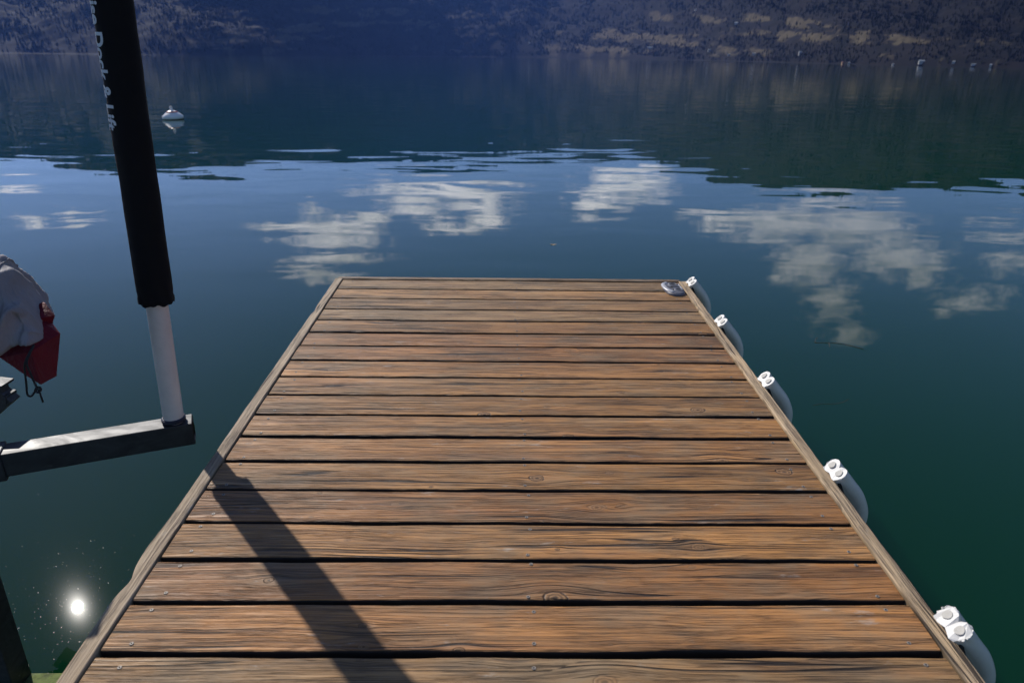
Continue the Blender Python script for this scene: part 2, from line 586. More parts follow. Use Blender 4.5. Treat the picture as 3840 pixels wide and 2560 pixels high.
def water_mat():
    m, n, out = new_mat('lake_water')
    g = n.n('ShaderNodeNewGeometry')
    P = g.outputs['Position']
    s = n.sep(P)
    far = n.maprange(s[1], 16, 45, 0, 1)
    big = n.noise(n.vmath('MULTIPLY', P, (.50, .85, 0)), .60, 1, .4, .5)
    med = n.noise(n.vmath('MULTIPLY', P, (.42, 1.0, 0)), 1.25, 1, .4, .6)
    fine = n.noise(n.vmath('MULTIPLY', P, (.35, 1.5, 0)), 2.6, 2, .5)
    patch = n.ramp(n.noise(n.vmath('MULTIPLY', P, (.03, .10, 0)), 1, 2, .5), [(.35, .15), (.65, 1)])
    calm = n.maprange(s[1], 3, 15, .05, 1)
    nb = n.bump(big, calm, .017)
    nb = n.bump(med, calm, .0060, nb)
    nb = n.bump(fine, n.math('MULTIPLY', far, patch), .0036, nb)
    rough = n.math('ADD', n.maprange(s[1], 3.8, 8, .006, .005), n.maprange(s[1], 20, 170, 0, .035))
    gl = n.n('ShaderNodeBsdfGlossy')
    gl.inputs['Color'].default_value = (1, 1, 1, 1)
    n.put(gl.inputs['Roughness'], rough)
    n.put(gl.inputs['Normal'], nb)
    tr = n.n('ShaderNodeBsdfTransparent')
    fr = n.n('ShaderNodeFresnel')
    fr.inputs['IOR'].default_value = 1.333
    n.put(fr.inputs['Normal'], nb)
    # seen from below (shadow and scattered rays leaving the lake) the surface only lets light through
    fac = n.math('MULTIPLY', fr.outputs[0], n.math('SUBTRACT', 1.0, g.outputs['Backfacing']))
    mx = n.n('ShaderNodeMixShader')
    n.put(mx.inputs[0], fac)
    n.t.links.new(tr.outputs[0], mx.inputs[1])
    film = n.n('ShaderNodeBsdfGlossy')
    film.inputs['Roughness'].default_value = .090
    n.put(film.inputs['Normal'], nb)
    gm = n.n('ShaderNodeMixShader')
    n.put(gm.inputs[0], n.maprange(s[1], 4, 9, .0050, 0))
    n.t.links.new(gl.outputs[0], gm.inputs[1])
    n.t.links.new(film.outputs[0], gm.inputs[2])
    n.t.links.new(gm.outputs[0], mx.inputs[2])
    n.t.links.new(mx.outputs[0], out.inputs['Surface'])
    v = n.n('ShaderNodeVolumePrincipled')
    v.inputs['Color'].default_value = (.0070, .105, .040, 1)
    v.inputs['Density'].default_value = .55
    v.inputs['Anisotropy'].default_value = -.25
    n.t.links.new(v.outputs[0], out.inputs['Volume'])
    return m


M['water'] = water_mat()

# ------------------------------------------------------------------ the lake
bm = bmesh.new()
bmesh.ops.create_cube(bm, size=1, matrix=Matrix.Translation((0, 1700, -4)) @ Matrix.Diagonal((7000, 4200, 8, 1)))
lake = bm_obj('lake_water', bm, M['water'])
tag(lake, kind='structure')

# ------------------------------------------------------------------ the far shore: polar terrain
D_TAB = [(-75, 700), (-34, 700), (-26.7, 560), (-19.7, 560), (-9.7, 880), (0, 1080), (5.6, 1020), (12.4, 740), (18.2, 520), (24.5, 400), (34, 330), (75, 330)]
E_TAB = [(-75, 5), (-35.8, 5.97), (-31.5, 6.9), (-26.7, 7.9), (-19.3, 8.5), (-9.1, 7.7), (-.6, 6.9), (5.8, 7.4), (14.2, 8.1), (22.2, 8.7), (29.3, 8.6), (35.5, 8.0), (75, 6.5)]


def lin(tab, x):
    if x <= tab[0][0]:
        return tab[0][1]
    for (a, b), (c, d) in zip(tab, tab[1:]):
        if x <= c:
            return b + (d - b) * (x - a) / (c - a)
    return tab[-1][1]


def interp(tab, x):
    return sum(w * lin(tab, x + o) for o, w in ((-6, .08), (-4, .14), (-2, .18), (0, .20), (2, .18), (4, .14), (6, .08)))


# meadows and dry-grass banks: azimuth, elevation (deg), half widths, tilt, strength
MEADOWS = [(-15.5, 1.85, 4.6, .34, .06, .8), (-18.5, 1.15, 4.4, .28, .05, .8), (-11.5, 3.0, 4.0, .30, .0, .6), (-20, .45, 4, .15, 0, .5),
           (-4, .4, 3.5, .22, 0, .5), (-6, 2.4, 4, .45, .10, .45), (-2, 1.5, 3, .35, -.15, .42), (5.5, .6, 4.2, .35, 0, .7), (9.3, 1.55, 4.2, .40, -.04, .75), (12.5, 2.8, 3.6, .28, -.05, .7), (15, .8, 3.4, .25, -.04, .6),
           (22.3, 2.2, 4.6, .42, -.14, 1.15), (21.0, 1.75, 4.4, .30, -.04, .9), (17, .45, 4, .15, 0, .5), (29, .5, 4, .2, -.05, .4), (32, 1.3, 2.5, .3, -.1, .35)]


def terrain(az, s):
    """s: 0 at the water's edge .. 1 at the crest"""
    D = interp(D_TAB, az)
    E = interp(E_TAB, az)
    r = D * (1 + 0.42 * s)
    a = R(az)
    x, y = r * math.sin(a), r * math.cos(a)
    q = Vector((az * .16, s * 3.1, 3.3))
    rid = noise.ridged_multi_fractal(q, .95, 2.1, 5, .95, 2.0) - 1.1
    fb = noise.fractal(Vector((az * .5, s * 8, 9.1)), .9, 2.1, 5)
    fb2 = noise.fractal(Vector((az * 2.2, s * 30, 2.7)), .8, 2.1, 4)
    prof = s ** .85
    # a bench low on the slope, steeper face above it
    el = E * (prof + .05 * math.sin(s * 9 + az * .25))
    amp = min(1, s * 3.0)
    el += amp * (.42 * rid + .36 * fb) + min(1, s * 10) * .13 * fb2
    el = max(el, s * .4)
    z = r * math.tan(R(el))
    return x, y, z, el


NA, NS = 620, 130
verts, faces, dry = [], [], []
for i in range(NA + 1):
    az = -70 + 140 * i / NA
    D = interp(D_TAB, az)
    a = R(az)
    verts.append((D * .985 * math.sin(a), D * .985 * math.cos(a), -3.0))
    dry.append(0.2)
    for j in range(NS + 1):
        s = j / NS
        x, y, z, el = terrain(az, s)
        verts.append((x, y, z + .15 * (D / 700)))
        m = 0
        for (ma, me_, wa, we, tilt, st) in MEADOWS:
            u = (az - ma) / wa
            v = (el - me_ - tilt * (az - ma)) / we
            d2 = u * u + v * v
            if d2 < 6:
                m = max(m, st * math.exp(-d2))
        f = noise.fractal(Vector((az * .9, el * 2.6, 5.5)), .7, 2.2, 6)
        f2 = noise.fractal(Vector((az * .22, el * .8, 1.5)), .8, 2.2, 3)
        w_ = max(.15, min(1, (az + 31) / 7))
        dry.append(max(0, min(1, w_ * (m * (1 + 1.7 * f) + .26 * f + .22 * f2 + .02))))
    verts.append((x * 1.4, y * 1.4, z * .9))
    dry.append(.1)
ROW = NS + 3
for i in range(NA):
    for j in range(ROW - 1):
        k = i * ROW + j
        faces.append((k, k + ROW, k + ROW + 1, k + 1))


def hill_mat():
    m, n, out = new_mat('hillside_ground')
    at = n.n('ShaderNodeAttribute', attribute_name='dry')
    g = n.n('ShaderNodeNewGeometry')
    P = g.outputs['Position']
    f = n.noise(n.vmath('MULTIPLY', P, (1, 1, 2.2)), .035, 6, .65)
    f2 = n.noise(P, .16, 5, .7)
    d = n.math('ADD', at.outputs['Fac'], n.math('MULTIPLY', n.math('SUBTRACT', f, .5), .45))
    d = n.math('ADD', d, n.math('MULTIPLY', n.math('SUBTRACT', f2, .5), .30))
    scrub = n.mix(n.ramp(f, [(.35, 0), (.65, 1)]), (.005, .006, .006), (.014, .012, .011))
    grass = n.mix(n.ramp(f2, [(.35, 0), (.7, 1)]), (.045, .036, .022), (.098, .082, .052))
    col = n.mix(n.ramp(d, [(.30, 0), (.64, 1)]), scrub, grass)
    principled(n, out, col, .95, 0, .1)
    return m


M['hill'] = hill_mat()
hill = mesh_obj('hillside', verts, faces, M['hill'], smooth=True)
at = hill.data.attributes.new('dry', 'FLOAT', 'POINT')
at.data.foreach_set('value', dry)
tag(hill, kind='structure')
bvh = BVHTree.FromPolygons([Vector(v) for v in verts], faces)


def on_hill(az, el):
    d = Vector((math.sin(R(az)) * math.cos(R(el)), math.cos(R(az)) * math.cos(R(el)), math.sin(R(el))))
    hit = bvh.ray_cast(CAM, d)
    return hit[0]


# far-off wood: thousands of small conifers, one mass
rng = random.Random(3)
tv, tf = [], []
count = 0
while count < 36000:
    az = rng.uniform(-40, 40)
    s = rng.random() ** 1.25
    i = (az + 70) / 140 * NA
    j = s * NS
    k = int(i) * ROW + 1 + int(j)
    p = Vector(verts[k]).lerp(Vector(verts[k + ROW]), i - int(i)).lerp(
        Vector(verts[k + 1]).lerp(Vector(verts[k + ROW + 1]), i - int(i)), j - int(j))
    clump = noise.fractal(Vector((az * .7, s * 9, 8.8)), .7, 2.1, 4)
    if rng.random() > (.95 - 1.5 * dry[k]) * (.55 + clump):
        if rng.random() > .03:
            continue
    D = interp(D_TAB, az) * (1 + .42 * s)
    h = D * rng.uniform(.0016, .0046)
    if p.z < .3:
        continue
    w = h * rng.uniform(.16, .24)
    b = len(tv)
    a0 = rng.random() * 6
    for q in range(4):
        tv.append((p.x + w * math.cos(a0 + q * 1.571), p.y + w * math.sin(a0 + q * 1.571), p.z - h * .05))
    tv.append((p.x + rng.uniform(-.05, .05) * h, p.y, p.z + h))
    tf += [(b, b + 1, b + 4), (b + 1, b + 2, b + 4), (b + 2, b + 3, b + 4), (b + 3, b, b + 4)]
    count += 1
M['wood_far'] = simple('far_conifers', (.009, .011, .008), .95, spec=.1, var=.5, scale=.02)
wood = mesh_obj('distant_forest', tv, tf, M['wood_far'])
tag(wood, kind='stuff')

# ------------------------------------------------------------------ houses and trees along the far shore
M['house_white'] = simple('white_siding', (.42, .42, .42), .7, var=.06, scale=1)
M['house_grey'] = simple('grey_siding', (.36, .38, .41), .7, var=.1, scale=1)
M['house_tan'] = simple('orange_siding', (.48, .30, .17), .7, var=.1, scale=1)
M['roof_grey'] = simple('grey_roof', (.20, .21, .23), .7, var=.15, scale=1)
M['roof_pale'] = simple('pale_metal_roof', (.40, .42, .44), .4, .3, var=.08, scale=1)
M['roof_red'] = simple('rust_roof', (.22, .08, .05), .7, var=.15, scale=1)
M['pane'] = simple('dark_pane', (.03, .035, .04), .15)


def house(px_w, az, el, w, d, h, wall, roof, label, rh=.35, wide=1):
    """a small gabled house; w, d, h in units of 1/1000 of its distance"""
    p = on_hill(az, el)
    if p is None:
        return
    k = (p - CAM).length / 1000
    W_, D_, H_ = w * k, d * k, h * k
    root = empty('house', (p.x, p.y, p.z - .25 * H_ * .2), (0, 0, -R(az) + rng.uniform(-.4, .4)))
    tag(root, label, 'house', 'houses on the far shore')
    b = bmesh.new()
    bm_box(b, (0, 0, H_ * .40), (W_, D_, H_ * 1.1))
    # gable ends
    for sx in (-1, 1):
        v = [b.verts.new((sx * W_ * .497, -D_ * .5, H_ * .96)), b.verts.new((sx * W_ * .497, D_ * .5, H_ * .96)),
             b.verts.new((sx * W_ * .497, 0, H_ * (.96 + rh)))]
        b.faces.new(v)
    body = bm_obj('wall', b, wall, root)
    b = bmesh.new()
    for sy in (-1, 1):
        ln = math.hypot(D_ * .56, H_ * rh)
        an = math.atan2(H_ * rh, D_ * .5)
        bm_box(b, (0, sy * D_ * .27, H_ * (.97 + rh * .5)), (W_ * 1.08, ln * 1.04, H_ * .06), Euler((-sy * an, 0, 0)))
    bm_obj('roof', b, roof, root)
    for q in (-.28, .05, .32):
        b = bmesh.new()
        bm_box(b, (q * W_, -D_ * .5 - H_ * .012, H_ * .55), (W_ * .13, H_ * .05, H_ * .3))
        bm_obj('window', b, M['pane'], root)


HS = [(10.19, 0.577, 7.9, 2.9, 1.9, 'house_white', 'roof_pale', 'long low white house on the bare slope above the middle of the far shore'),
      (13.21, 3.136, 2.9, 2.2, 1.9, 'house_white', 'roof_grey', 'small white house highest up the far hillside on the knoll'),
      (16.16, 2.239, 5.0, 2.9, 2.2, 'house_white', 'roof_pale', 'pale house beside the dark gully half way up the right hillside'),
      (14.46, 0.432, 3.2, 2.2, 2.2, 'house_grey', 'roof_pale', 'small grey house on the rocks, just above the shoreline'),
      (15.92, 0.17, 5.0, 2.2, 1.6, 'house_white', 'roof_grey', 'low white cottage at the left end of the green shore strip'),
      (17.68, 0.24, 5.8, 2.2, 1.7, 'house_grey', 'roof_grey', 'wide grey house at the edge of the green shore meadow'),
      (20.76, 0.24, 3.6, 2.9, 3.6, 'house_white', 'roof_pale', 'tall bright white house among the dark shore conifers'),
      (23.65, -0.28, 3.0, 2.2, 2.0, 'house_tan', 'roof_red', 'tiny orange boathouse on the shoreline'),
      (24.05, -0.3, 2.2, 2.2, 1.7, 'house_white', 'roof_grey', 'tiny white boathouse next to the orange one'),
      (26.8, -0.34, 2.2, 2.2, 1.7, 'house_white', 'roof_grey', 'small lone white hut on the shoreline, left of the big pale house'),
      (28.47, -0.22, 5.8, 3.6, 3.3, 'house_white', 'roof_pale', 'big pale two-part house near the right end of the far shore'),
      (30.35, -0.17, 2.9, 2.2, 2.2, 'house_white', 'roof_grey', 'small white gabled house right of the big pale house'),
      (31.5, -0.28, 5.0, 2.2, 1.7, 'house_grey', 'roof_grey', 'low grey cottage among trees near the right edge of the shore'),
      (32.45, -0.32, 2.2, 2.2, 1.9, 'house_white', 'roof_pale', 'rightmost white hut at the water on the far shore'),
      (1.06, 0.844, 2.6, 2.2, 1.7, 'house_white', 'roof_grey', 'tiny white cabin low on the middle of the far hillside')]
for (az, el, w, d, h, wl, rf, lab) in HS:
    house(0, az, el, w, d, h, M[wl], M[rf], lab)

# darker garden conifers between the houses: one built, the rest copied
M['crown'] = simple('conifer_needles', (.020, .034, .018), .95, spec=.1, var=.5, scale=2)
M['trunk'] = simple('conifer_trunk', (.06, .045, .035), .9)


def conifer():
    root = empty('conifer')
    b = bmesh.new()
    bm_tube(b, [(0, 0, -.1), (0, 0, .45), (0, 0, .95)], [.035, .025, .008], 6)
    bm_obj('trunk', b, M['trunk'], root)
    r2 = random.Random(9)
    vv, ff = [], []
    for k in range(150):
        t = r2.random() ** .8
        z = .12 + t * .88
        rad = (.20 * (1 - t) + .015) * r2.uniform(.45, 1.1)
        a = r2.random() * 6.283
        c = Vector((rad * math.cos(a), rad * math.sin(a), z))
        o = Vector((math.cos(a), math.sin(a), -.55)) * .07 * (1.2 - t)
        sdw = Vector((-math.sin(a), math.cos(a), 0)) * .035 * (1.3 - t)
        b0 = len(vv)
        vv += [c - o * .6 + sdw, c - o * .6 - sdw, c + o * 1.2]
        ff.append((b0, b0 + 1, b0 + 2))
    mesh_obj('crown', vv, ff, M['crown'], root)
    return root


tree0 = None
TREES = [(15.5, .2, 7), (17.1, .15, 8), (18.5, .1, 9), (18.9, .1, 10), (19.4, .1, 9), (20.0, .08, 8), (20.4, .05, 11), (21.1, .05, 10), (21.7, .0, 8),
         (22.6, -.1, 7), (28.1, -.2, 6), (29.5, -.2, 7), (30.0, -.2, 8), (31.0, -.15, 9), (31.9, -.2, 7), (32.8, -.25, 8), (33.2, -.25, 7), (4.9, .25, 9), (25.3, -.15, 6)]
for (az, el, h) in TREES:
    p = on_hill(az, el)
    if p is None:
        continue
    k = (p - CAM).length / 1000 * h * .9
    if tree0 is None:
        tree0 = t = conifer()
    else:
        t = tree0.copy()
        COL.objects.link(t)
        for ch in list(tree0.children):
            c = ch.copy()
            COL.objects.link(c)
            c.parent = t
    t.location = p
    t.scale = (k, k, k)
    t.rotation_euler = (0, 0, rng.uniform(0, 6))
    tag(t, 'small dark conifer growing between the houses on the far shore', 'tree', 'conifers between the far houses')

# ------------------------------------------------------------------ the dock
dock = empty('dock', (-0.0098, 4.6761, 0.7828), (R(1.2957), R(.1871), R(.9811)))
tag(dock, 'weathered brown wooden dock running out over the calm lake', 'dock')
HW = 1.1833
PITCHW, O0 = .19, .1822


def board(name, x0, x1, y0, y1, ztop, thick, mat, parent, seed, nx=90, wob=.003, bev=.004, loc=None, cup=.0012, profile=None):
    """a sawn board with rounded, slightly ragged long edges; grain along x"""
    cx, cy = (x0 + x1) / 2, (y0 + y1) / 2
    L, w = x1 - x0, y1 - y0
    vs, fs = [], []
    # cross-section: (v in -1..1 across, z)
    hb = bev
    sec = [(-1, -thick), (-1, -hb * 1.6), (-1 + .35 * hb / (w / 2), -hb * .5), (-1 + 1.2 * hb / (w / 2), 0), (-.5, cup * .6), (0, cup),
           (.5, cup * .6), (1 - 1.2 * hb / (w / 2), 0), (1 - .35 * hb / (w / 2), -hb * .5), (1, -hb * 1.6), (1, -thick)]
    m = len(sec)
    for i in range(nx + 1):
        x = -L / 2 + L * i / nx
        e0 = wob * noise.fractal(Vector((x * 2.2, seed * 7.1, 0)), .8, 2.2, 4)
        e1 = wob * noise.fractal(Vector((x * 2.2, seed * 7.1 + 50, 0)), .8, 2.2, 4)
        zz = .0012 * noise.noise(Vector((x * 1.3, seed * 3.3, 7)))
        if profile:
            d0, d1 = profile(x + cx)
            e0 += d0
            e1 += d1
        for (v, z) in sec:
            y = v * w / 2
            y += (e0 if v < 0 else e1) * abs(v) ** 3
            vs.append((x, y, z + zz))
    for i in range(nx):
        for k in range(m):
            a, b = i * m + k, i * m + (k + 1) % m
            fs.append((a, a + m, b + m, b))
    fs.append(tuple(range(m)))
    fs.append(tuple(reversed(range(nx * m, nx * m + m))))
    return mesh_obj(name, vs, fs, mat, parent, loc=(cx, cy, ztop) if loc is None else loc)


# screw: countersunk head with a dark drive recess
def screw_mesh():
    b = bmesh.new()
    bm_lathe(b, [(.0, .0004), (.0022, .0004), (.0024, .0012), (.0052, .0014), (.0062, .0006), (.0062, -.003), (0, -.003)], 16)
    bmesh.ops.recalc_face_normals(b, faces=b.faces)
    me = bpy.data.meshes.new('screw')
    b.to_mesh(me)
    b.free()
    me.materials.append(M['screw'])
    me.materials.append(M['screw_hole'])
    for p in me.polygons:
        c = p.center
        if math.hypot(c.x, c.y) < .0023 and c.z > 0:
            p.material_index = 1
    return me


SM = screw_mesh()
for k in range(23):
    ya = -(O0 + k * PITCHW) + .0085
    yb = (-(O0 + (k - 1) * PITCHW) - .0085) if k else -.003
    rr = random.Random(100 + k)
    ya += rr.uniform(-.0045, .0045)
    yb += rr.uniform(-.0025, .003)
    pl = board('plank', -HW + .004 + rr.uniform(0, .003), HW - .004 - rr.uniform(0, .003), ya, yb, rr.uniform(-.0015, .0012), .036,
               M['deck'], dock, k + 1, wob=.0055)
    pl.data.materials.append(M['plank_edge'])  # side faces get the painted gap shade
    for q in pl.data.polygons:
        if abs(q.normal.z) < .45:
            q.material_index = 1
    pl.rotation_euler = (0, 0, R(rr.uniform(-.10, .10)))
    for sx in (-1.103, .025, 1.100):
        for sy in (-.06, .062):
            s = bpy.data.objects.new('screw', SM)
            COL.objects.link(s)
            s.parent = pl
            s.location = (sx + rr.uniform(-.011, .011), sy + rr.uniform(-.012, .012), .0008)
            s.rotation_euler = (0, 0, rr.random() * 3)

YEND = -(O0 + 22 * PITCHW) - .1


def rail(side, seed):
    """edge board laid along y; the grain and the ragged outer edge run with it"""
    def prof(t):   # t = local y
        d = .0025 * noise.fractal(Vector((t * 3.1, seed, 4)), .7, 2.1, 4)
        if side < 0:
            d -= .006 * math.exp(-((t + 2.80) / .09) ** 2) - .014 * math.exp(-((t + 2.95) / .045) ** 2)
            d += .007 * math.exp(-((t + .62) / .05) ** 2)
        else:
            d -= .012 * math.exp(-((t - .0) / .035) ** 2)
            d += .004 * math.exp(-((t + 2.45) / .05) ** 2)
        return d
    L0, L1 = YEND, .004
    n_ = 220
    w = .051
    vs, fs = [], []
    zt, zb = .009, -.14
    b_ = .004
    for i in range(n_ + 1):
        t = L0 + (L1 - L0) * i / n_
        e = prof(t)
        ei = .0012 * noise.fractal(Vector((t * 4, seed + 9, 1)), .7, 2.1, 3)
        zz = .0016 * noise.noise(Vector((t * 1.7, seed, 2)))
        xi = side * (HW + ei)
        xo = side * (HW + w - e * 1.0)
        inn, ou = xi, xo
        sec = [(inn, zb), (inn, zt - b_ + zz), (inn + side * b_ * .5, zt - b_ * .3 + zz), (inn + side * b_ * 1.3, zt + zz),
               (ou - side * b_ * 1.5, zt + zz), (ou - side * b_ * .5, zt - b_ * .4 + zz), (ou, zt - b_ * 1.4 + zz), (side * (HW + w), -.04), (side * (HW + w), zb)]
        m = len(sec)
        vs += [(x, t, z) for (x, z) in sec]
    for i in range(n_):
        for k in range(m):
            a, b = i * m + k, i * m + (k + 1) % m
            fs.append((a, a + m, b + m, b) if side > 0 else (a, b, b + m, a + m))
    fs.append(tuple(range(m)))
    fs.append(tuple(reversed(range(n_ * m, n_ * m + m))))
    o = mesh_obj('edge_rail', vs, fs, M['rail'], dock)
    b = bmesh.new()
    b.from_mesh(o.data)
    bmesh.ops.recalc_face_normals(b, faces=b.faces)
    b.to_mesh(o.data)
    b.free()
    return o


rail(-1, 2.3)
rail(1, 8.7)


def endprof(x):
    # rounded-off corners of the end board
    d = 0
    if x > HW - .055:
        d -= .018 * ((x - HW + .055) / .075) ** 2
    if x < -HW + .035:
        d -= .012 * ((-HW + .035 - x) / .06) ** 2
    return 0, d


board('end_board', -HW - .034, HW + .012, .007, .052, .007, .14, M['endboard'], dock, 77, wob=.003, profile=endprof)
# framing and an added sheet under the planks: they block the light below the gaps
for sx in (-1.11, -.37, .37, 1.11):
    b = bmesh.new()
    bm_box(b, (sx, YEND / 2, -.11), (.04, -YEND - .05, .14))
    bm_obj('joist', b, M['joist'], dock)
b = bmesh.new()
bm_box(b, (0, YEND / 2, -.20), (2.1, -YEND - .2, .03))  # unseen sheet, added to keep light out of the gaps from below
bm_obj('light_block_sheet', b, M['joist'], dock)
for sx in (-.98, .98):
    for yy in (-.45, -2.4, -4.2):
        b = bmesh.new()
        bm_tube(b, [(sx, yy, -.05), (sx, yy, -3.2)], .085, 16)
        bm_obj('pile', b, M['joist'], dock)

DOCK_M = Matrix.Translation(dock.location) @ dock.rotation_euler.to_matrix().to_4x4()


def on_dock(name, x, y, z=0):
    o = empty(name, DOCK_M @ Vector((x, y, z)), dock.rotation_euler)
    return o


# ------------------------------------------------------------------ bumpers on the right side
def bumper_parts(root, seed):
    rr = random.Random(seed)
    # path in the x-z plane (dock space, relative to the cut face), y = along the dock
    path = smooth_path([(0, 0, 0), (.035, 0, -.042), (.072, 0, -.088), (.098, 0, -.15), (.094, 0, -.215), (.062, 0, -.27), (.022, 0, -.30)], 5)
    # double-lobed section: (along y, outward)
    sec = []
    for k in range(-64, 65):
        pass
    cyc = .0272
    for a in range(-20, 201, 10):      # far lobe
        t = R(200 - a - 180 + 0)
        sec.append((cyc + .031 * math.cos(R(a - 60 + 20)), .004 + .030 * math.sin(R(a - 60 + 20))))
    sec = []
    for a in range(-50, 156, 8):
        sec.append((cyc + .0278 * math.cos(R(a)), .002 + .0262 * math.sin(R(a))))
    for a in range(25, 231, 8):
        sec.append((-cyc + .0278 * math.cos(R(a)), .002 + .0262 * math.sin(R(a))))
    # flat foot on the dock side, slightly hollow
    sec += [(-.044, -.026), (-.030, -.028), (0, -.021), (.030, -.028), (.044, -.026)]
    rings = []
    vs, fs = [], []
    for i, p in enumerate(path):
        t = (path[min(i + 1, len(path) - 1)] - path[max(i - 1, 0)]).normalized()
        o = Vector((-t.z, 0, t.x)).normalized()   # outward normal
        if o.x < 0 and i < 12:
            o = -o
        for (yy, oo) in sec:
            q = p + Vector((0, yy, 0)) + o * oo
            if i == 0:
                tear = {5: .007, 4: .004}.get(seed, .002)
                q += t * tear * noise.fractal(Vector((yy * 170, oo * 170, seed)), .6, 2, 3)
                q += (Vector((0, yy, 0)) + o * oo) * (.16 if seed == 5 else .05) * noise.noise(Vector((yy * 230, oo * 230, seed + 4)))
            vs.append(q)
    m = len(sec)
    for i in range(len(path) - 1):
        for k in range(m):
            a, b_ = i * m + k, i * m + (k + 1) % m
            fs.append((a, b_, b_ + m, a + m))
    fs.append(tuple(range((len(path) - 1) * m, len(path) * m)))
    body = mesh_obj('bumper_body', vs, fs, M['fender'], root, smooth=True)
    # the sawn face
    t0 = (path[1] - path[0]).normalized()
    o0 = Vector((-t0.z, 0, t0.x))
    if o0.x < 0:
        o0 = -o0
    base = [Vector(vs[k]) - t0 * .0006 for k in range(m)]
    cen = Vector((0, 0, 0)) - t0 * .0006
    b = bmesh.new()
    bvs = [b.verts.new(v) for v in base]
    b.faces.new(bvs)
    low = [b.verts.new(v + t0 * .0035) for v in base]
    for k in range(m):
        b.faces.new((bvs[k], bvs[(k + 1) % m], low[(k + 1) % m], low[k]))
    bmesh.ops.triangulate(b, faces=[f for f in b.faces if len(f.verts) > 4])
    face = bm_obj('cut_end', b, M['fender_cut'], root)
    for sy in (-1, 1):
        b = bmesh.new()
        ring = []
        for k in range(20):
            a = 2 * math.pi * k / 20
            w = 1 + .06 * math.sin(3 * a + seed)
            ring.append(b.verts.new(Vector((0, sy * cyc + .0125 * w * math.cos(a), 0)) + o0 * (.002 + .0125 * w * math.sin(a)) - t0 * .0050))
        ring2 = [b.verts.new(v.co + t0 * .004) for v in ring]
        b.faces.new(ring)
        for k in range(20):
            b.faces.new((ring[k], ring[(k + 1) % 20], ring2[(k + 1) % 20], ring2[k]))
        bm_obj('core', b, M['fender_plug'], face)
    # black mounting flange along the dock edge
    b = bmesh.new()
    fp = [(-.002, 0, -.022), (.016, 0, -.062), (.030, 0, -.105), (.022, 0, -.16), (.0, 0, -.20)]
    for (q0, q1) in zip(fp, fp[1:]):
        mid = (Vector(q0) + Vector(q1)) / 2
        d = Vector(q1) - Vector(q0)
        bm_box(b, mid, (.010, .10, d.length * 1.05), Euler((0, math.atan2(d.x, d.z), 0)))
    bm_obj('flange', b, M['flange'], root)
    return root


BUMP = [(-.080, .038, 'white twin-tube vinyl bumper at the far corner of the dock, beside the grey cleat'),
        (-.795, .034, 'second white twin-tube bumper along the dock edge from the far corner'),
        (-1.574, .034, 'middle white twin-tube bumper of the five along the dock edge'),
        (-2.360, .031, 'white twin-tube bumper with brown-stained cut corner, second nearest to the viewer'),
        (-3.140, .030, 'nearest white bumper, its cut end torn and ragged, at the lower right')]
for k, (y, z, lab) in enumerate(BUMP):
    o = on_dock('dock_bumper', 1.249, y, z)
    o.scale = (1.20, 1.10, 1.20)
    bumper_parts(o, k + 1)
    tag(o, lab, 'bumper', 'bumpers along the dock edge')

# ------------------------------------------------------------------ flip-up cleat at the far right corner
cl = on_dock('dock_cleat', 1.108, -.162, .0015)
cl.rotation_euler = (DOCK_M.to_3x3() @ Matrix.Rotation(R(2), 3, 'Z')).to_euler()
cl.scale = (1.12, 1.02, .70)
tag(cl, 'grey moulded oval cleat with two holes on the far right corner of the dock', 'cleat')


def sup(a, n_=2.6):
    c, s = math.cos(a), math.sin(a)
    return math.copysign(abs(c) ** (2 / n_), c), math.copysign(abs(s) ** (2 / n_), s)


b = bmesh.new()
lay = [(1.0, 0), (1.02, .010), (.97, .020), (.87, .027), (.74, .030), (0, .031)]
rings = []
for (f, z) in lay:
    if f == 0:
        rings.append([b.verts.new((0, 0, z))])
    else:
        rings.append([b.verts.new((.059 * f * sup(2 * math.pi * k / 48)[0], .122 * f * sup(2 * math.pi * k / 48)[1], z)) for k in range(48)])
for A, B in zip(rings, rings[1:]):
    for k in range(48):
        if len(B) == 1:
            b.faces.new((A[k], A[(k + 1) % 48], B[0]))
        else:
            b.faces.new((A[k], A[(k + 1) % 48], B[(k + 1) % 48], B[k]))
bm_obj('cleat_base', b, M['cleat'], cl, smooth=True)
# pale rounded horn on the lake-left side, S-shaped
b = bmesh.new()
hp = smooth_path([(-.018, .098, .024), (-.046, .070, .024), (-.052, .030, .025), (-.051, -.015, .025), (-.040, -.060, .024), (-.018, -.092, .021)], 6)
bm_tube(b, hp, [.005] + [.0145] * (len(hp) - 2) + [.005], 12)
bm_obj('horn', b, M['cleat_light'], cl, smooth=True)
# two raised eyes with dark holes
for (ex, ey) in ((.010, .062), (.022, -.045)):
    b = bmesh.new()
    bm_lathe(b, [(.017, .030), (.019, .0345), (.026, .0345), (.031, .030), (.031, .026), (.017, .026), (.017, .030)], 32)
    e = bm_obj('eye', b, M['cleat'], cl, smooth=True)
    e.location = (ex, ey, 0)
    b = bmesh.new()
    bm_lathe(b, [(0, .0325), (.0172, .0325), (.0172, .028), (0, .028)], 32)
    bm_obj('hole', b, M['black'], e)
b = bmesh.new()
bm_box(b, (.012, .010, .0315), (.055, .016, .003), Euler((0, 0, R(-8))))
sp = smooth_path([(-.040, .040, .0315), (-.030, .000, .0322), (-.012, -.012, .0322), (-.012, -.05, .0322), (-.028, -.085, .029)], 5)
bm_tube(b, sp, .0028, 8)
bm_obj('slot', b, M['black'], cl)
b = bmesh.new()
sp = smooth_path([(.050, .075, .026), (.043, .030, .031), (.045, -.010, .031), (.050, -.055, .026)], 5)
bm_tube(b, sp, .0035, 8)
bm_obj('ridge', b, M['cleat_light'], cl, smooth=True)

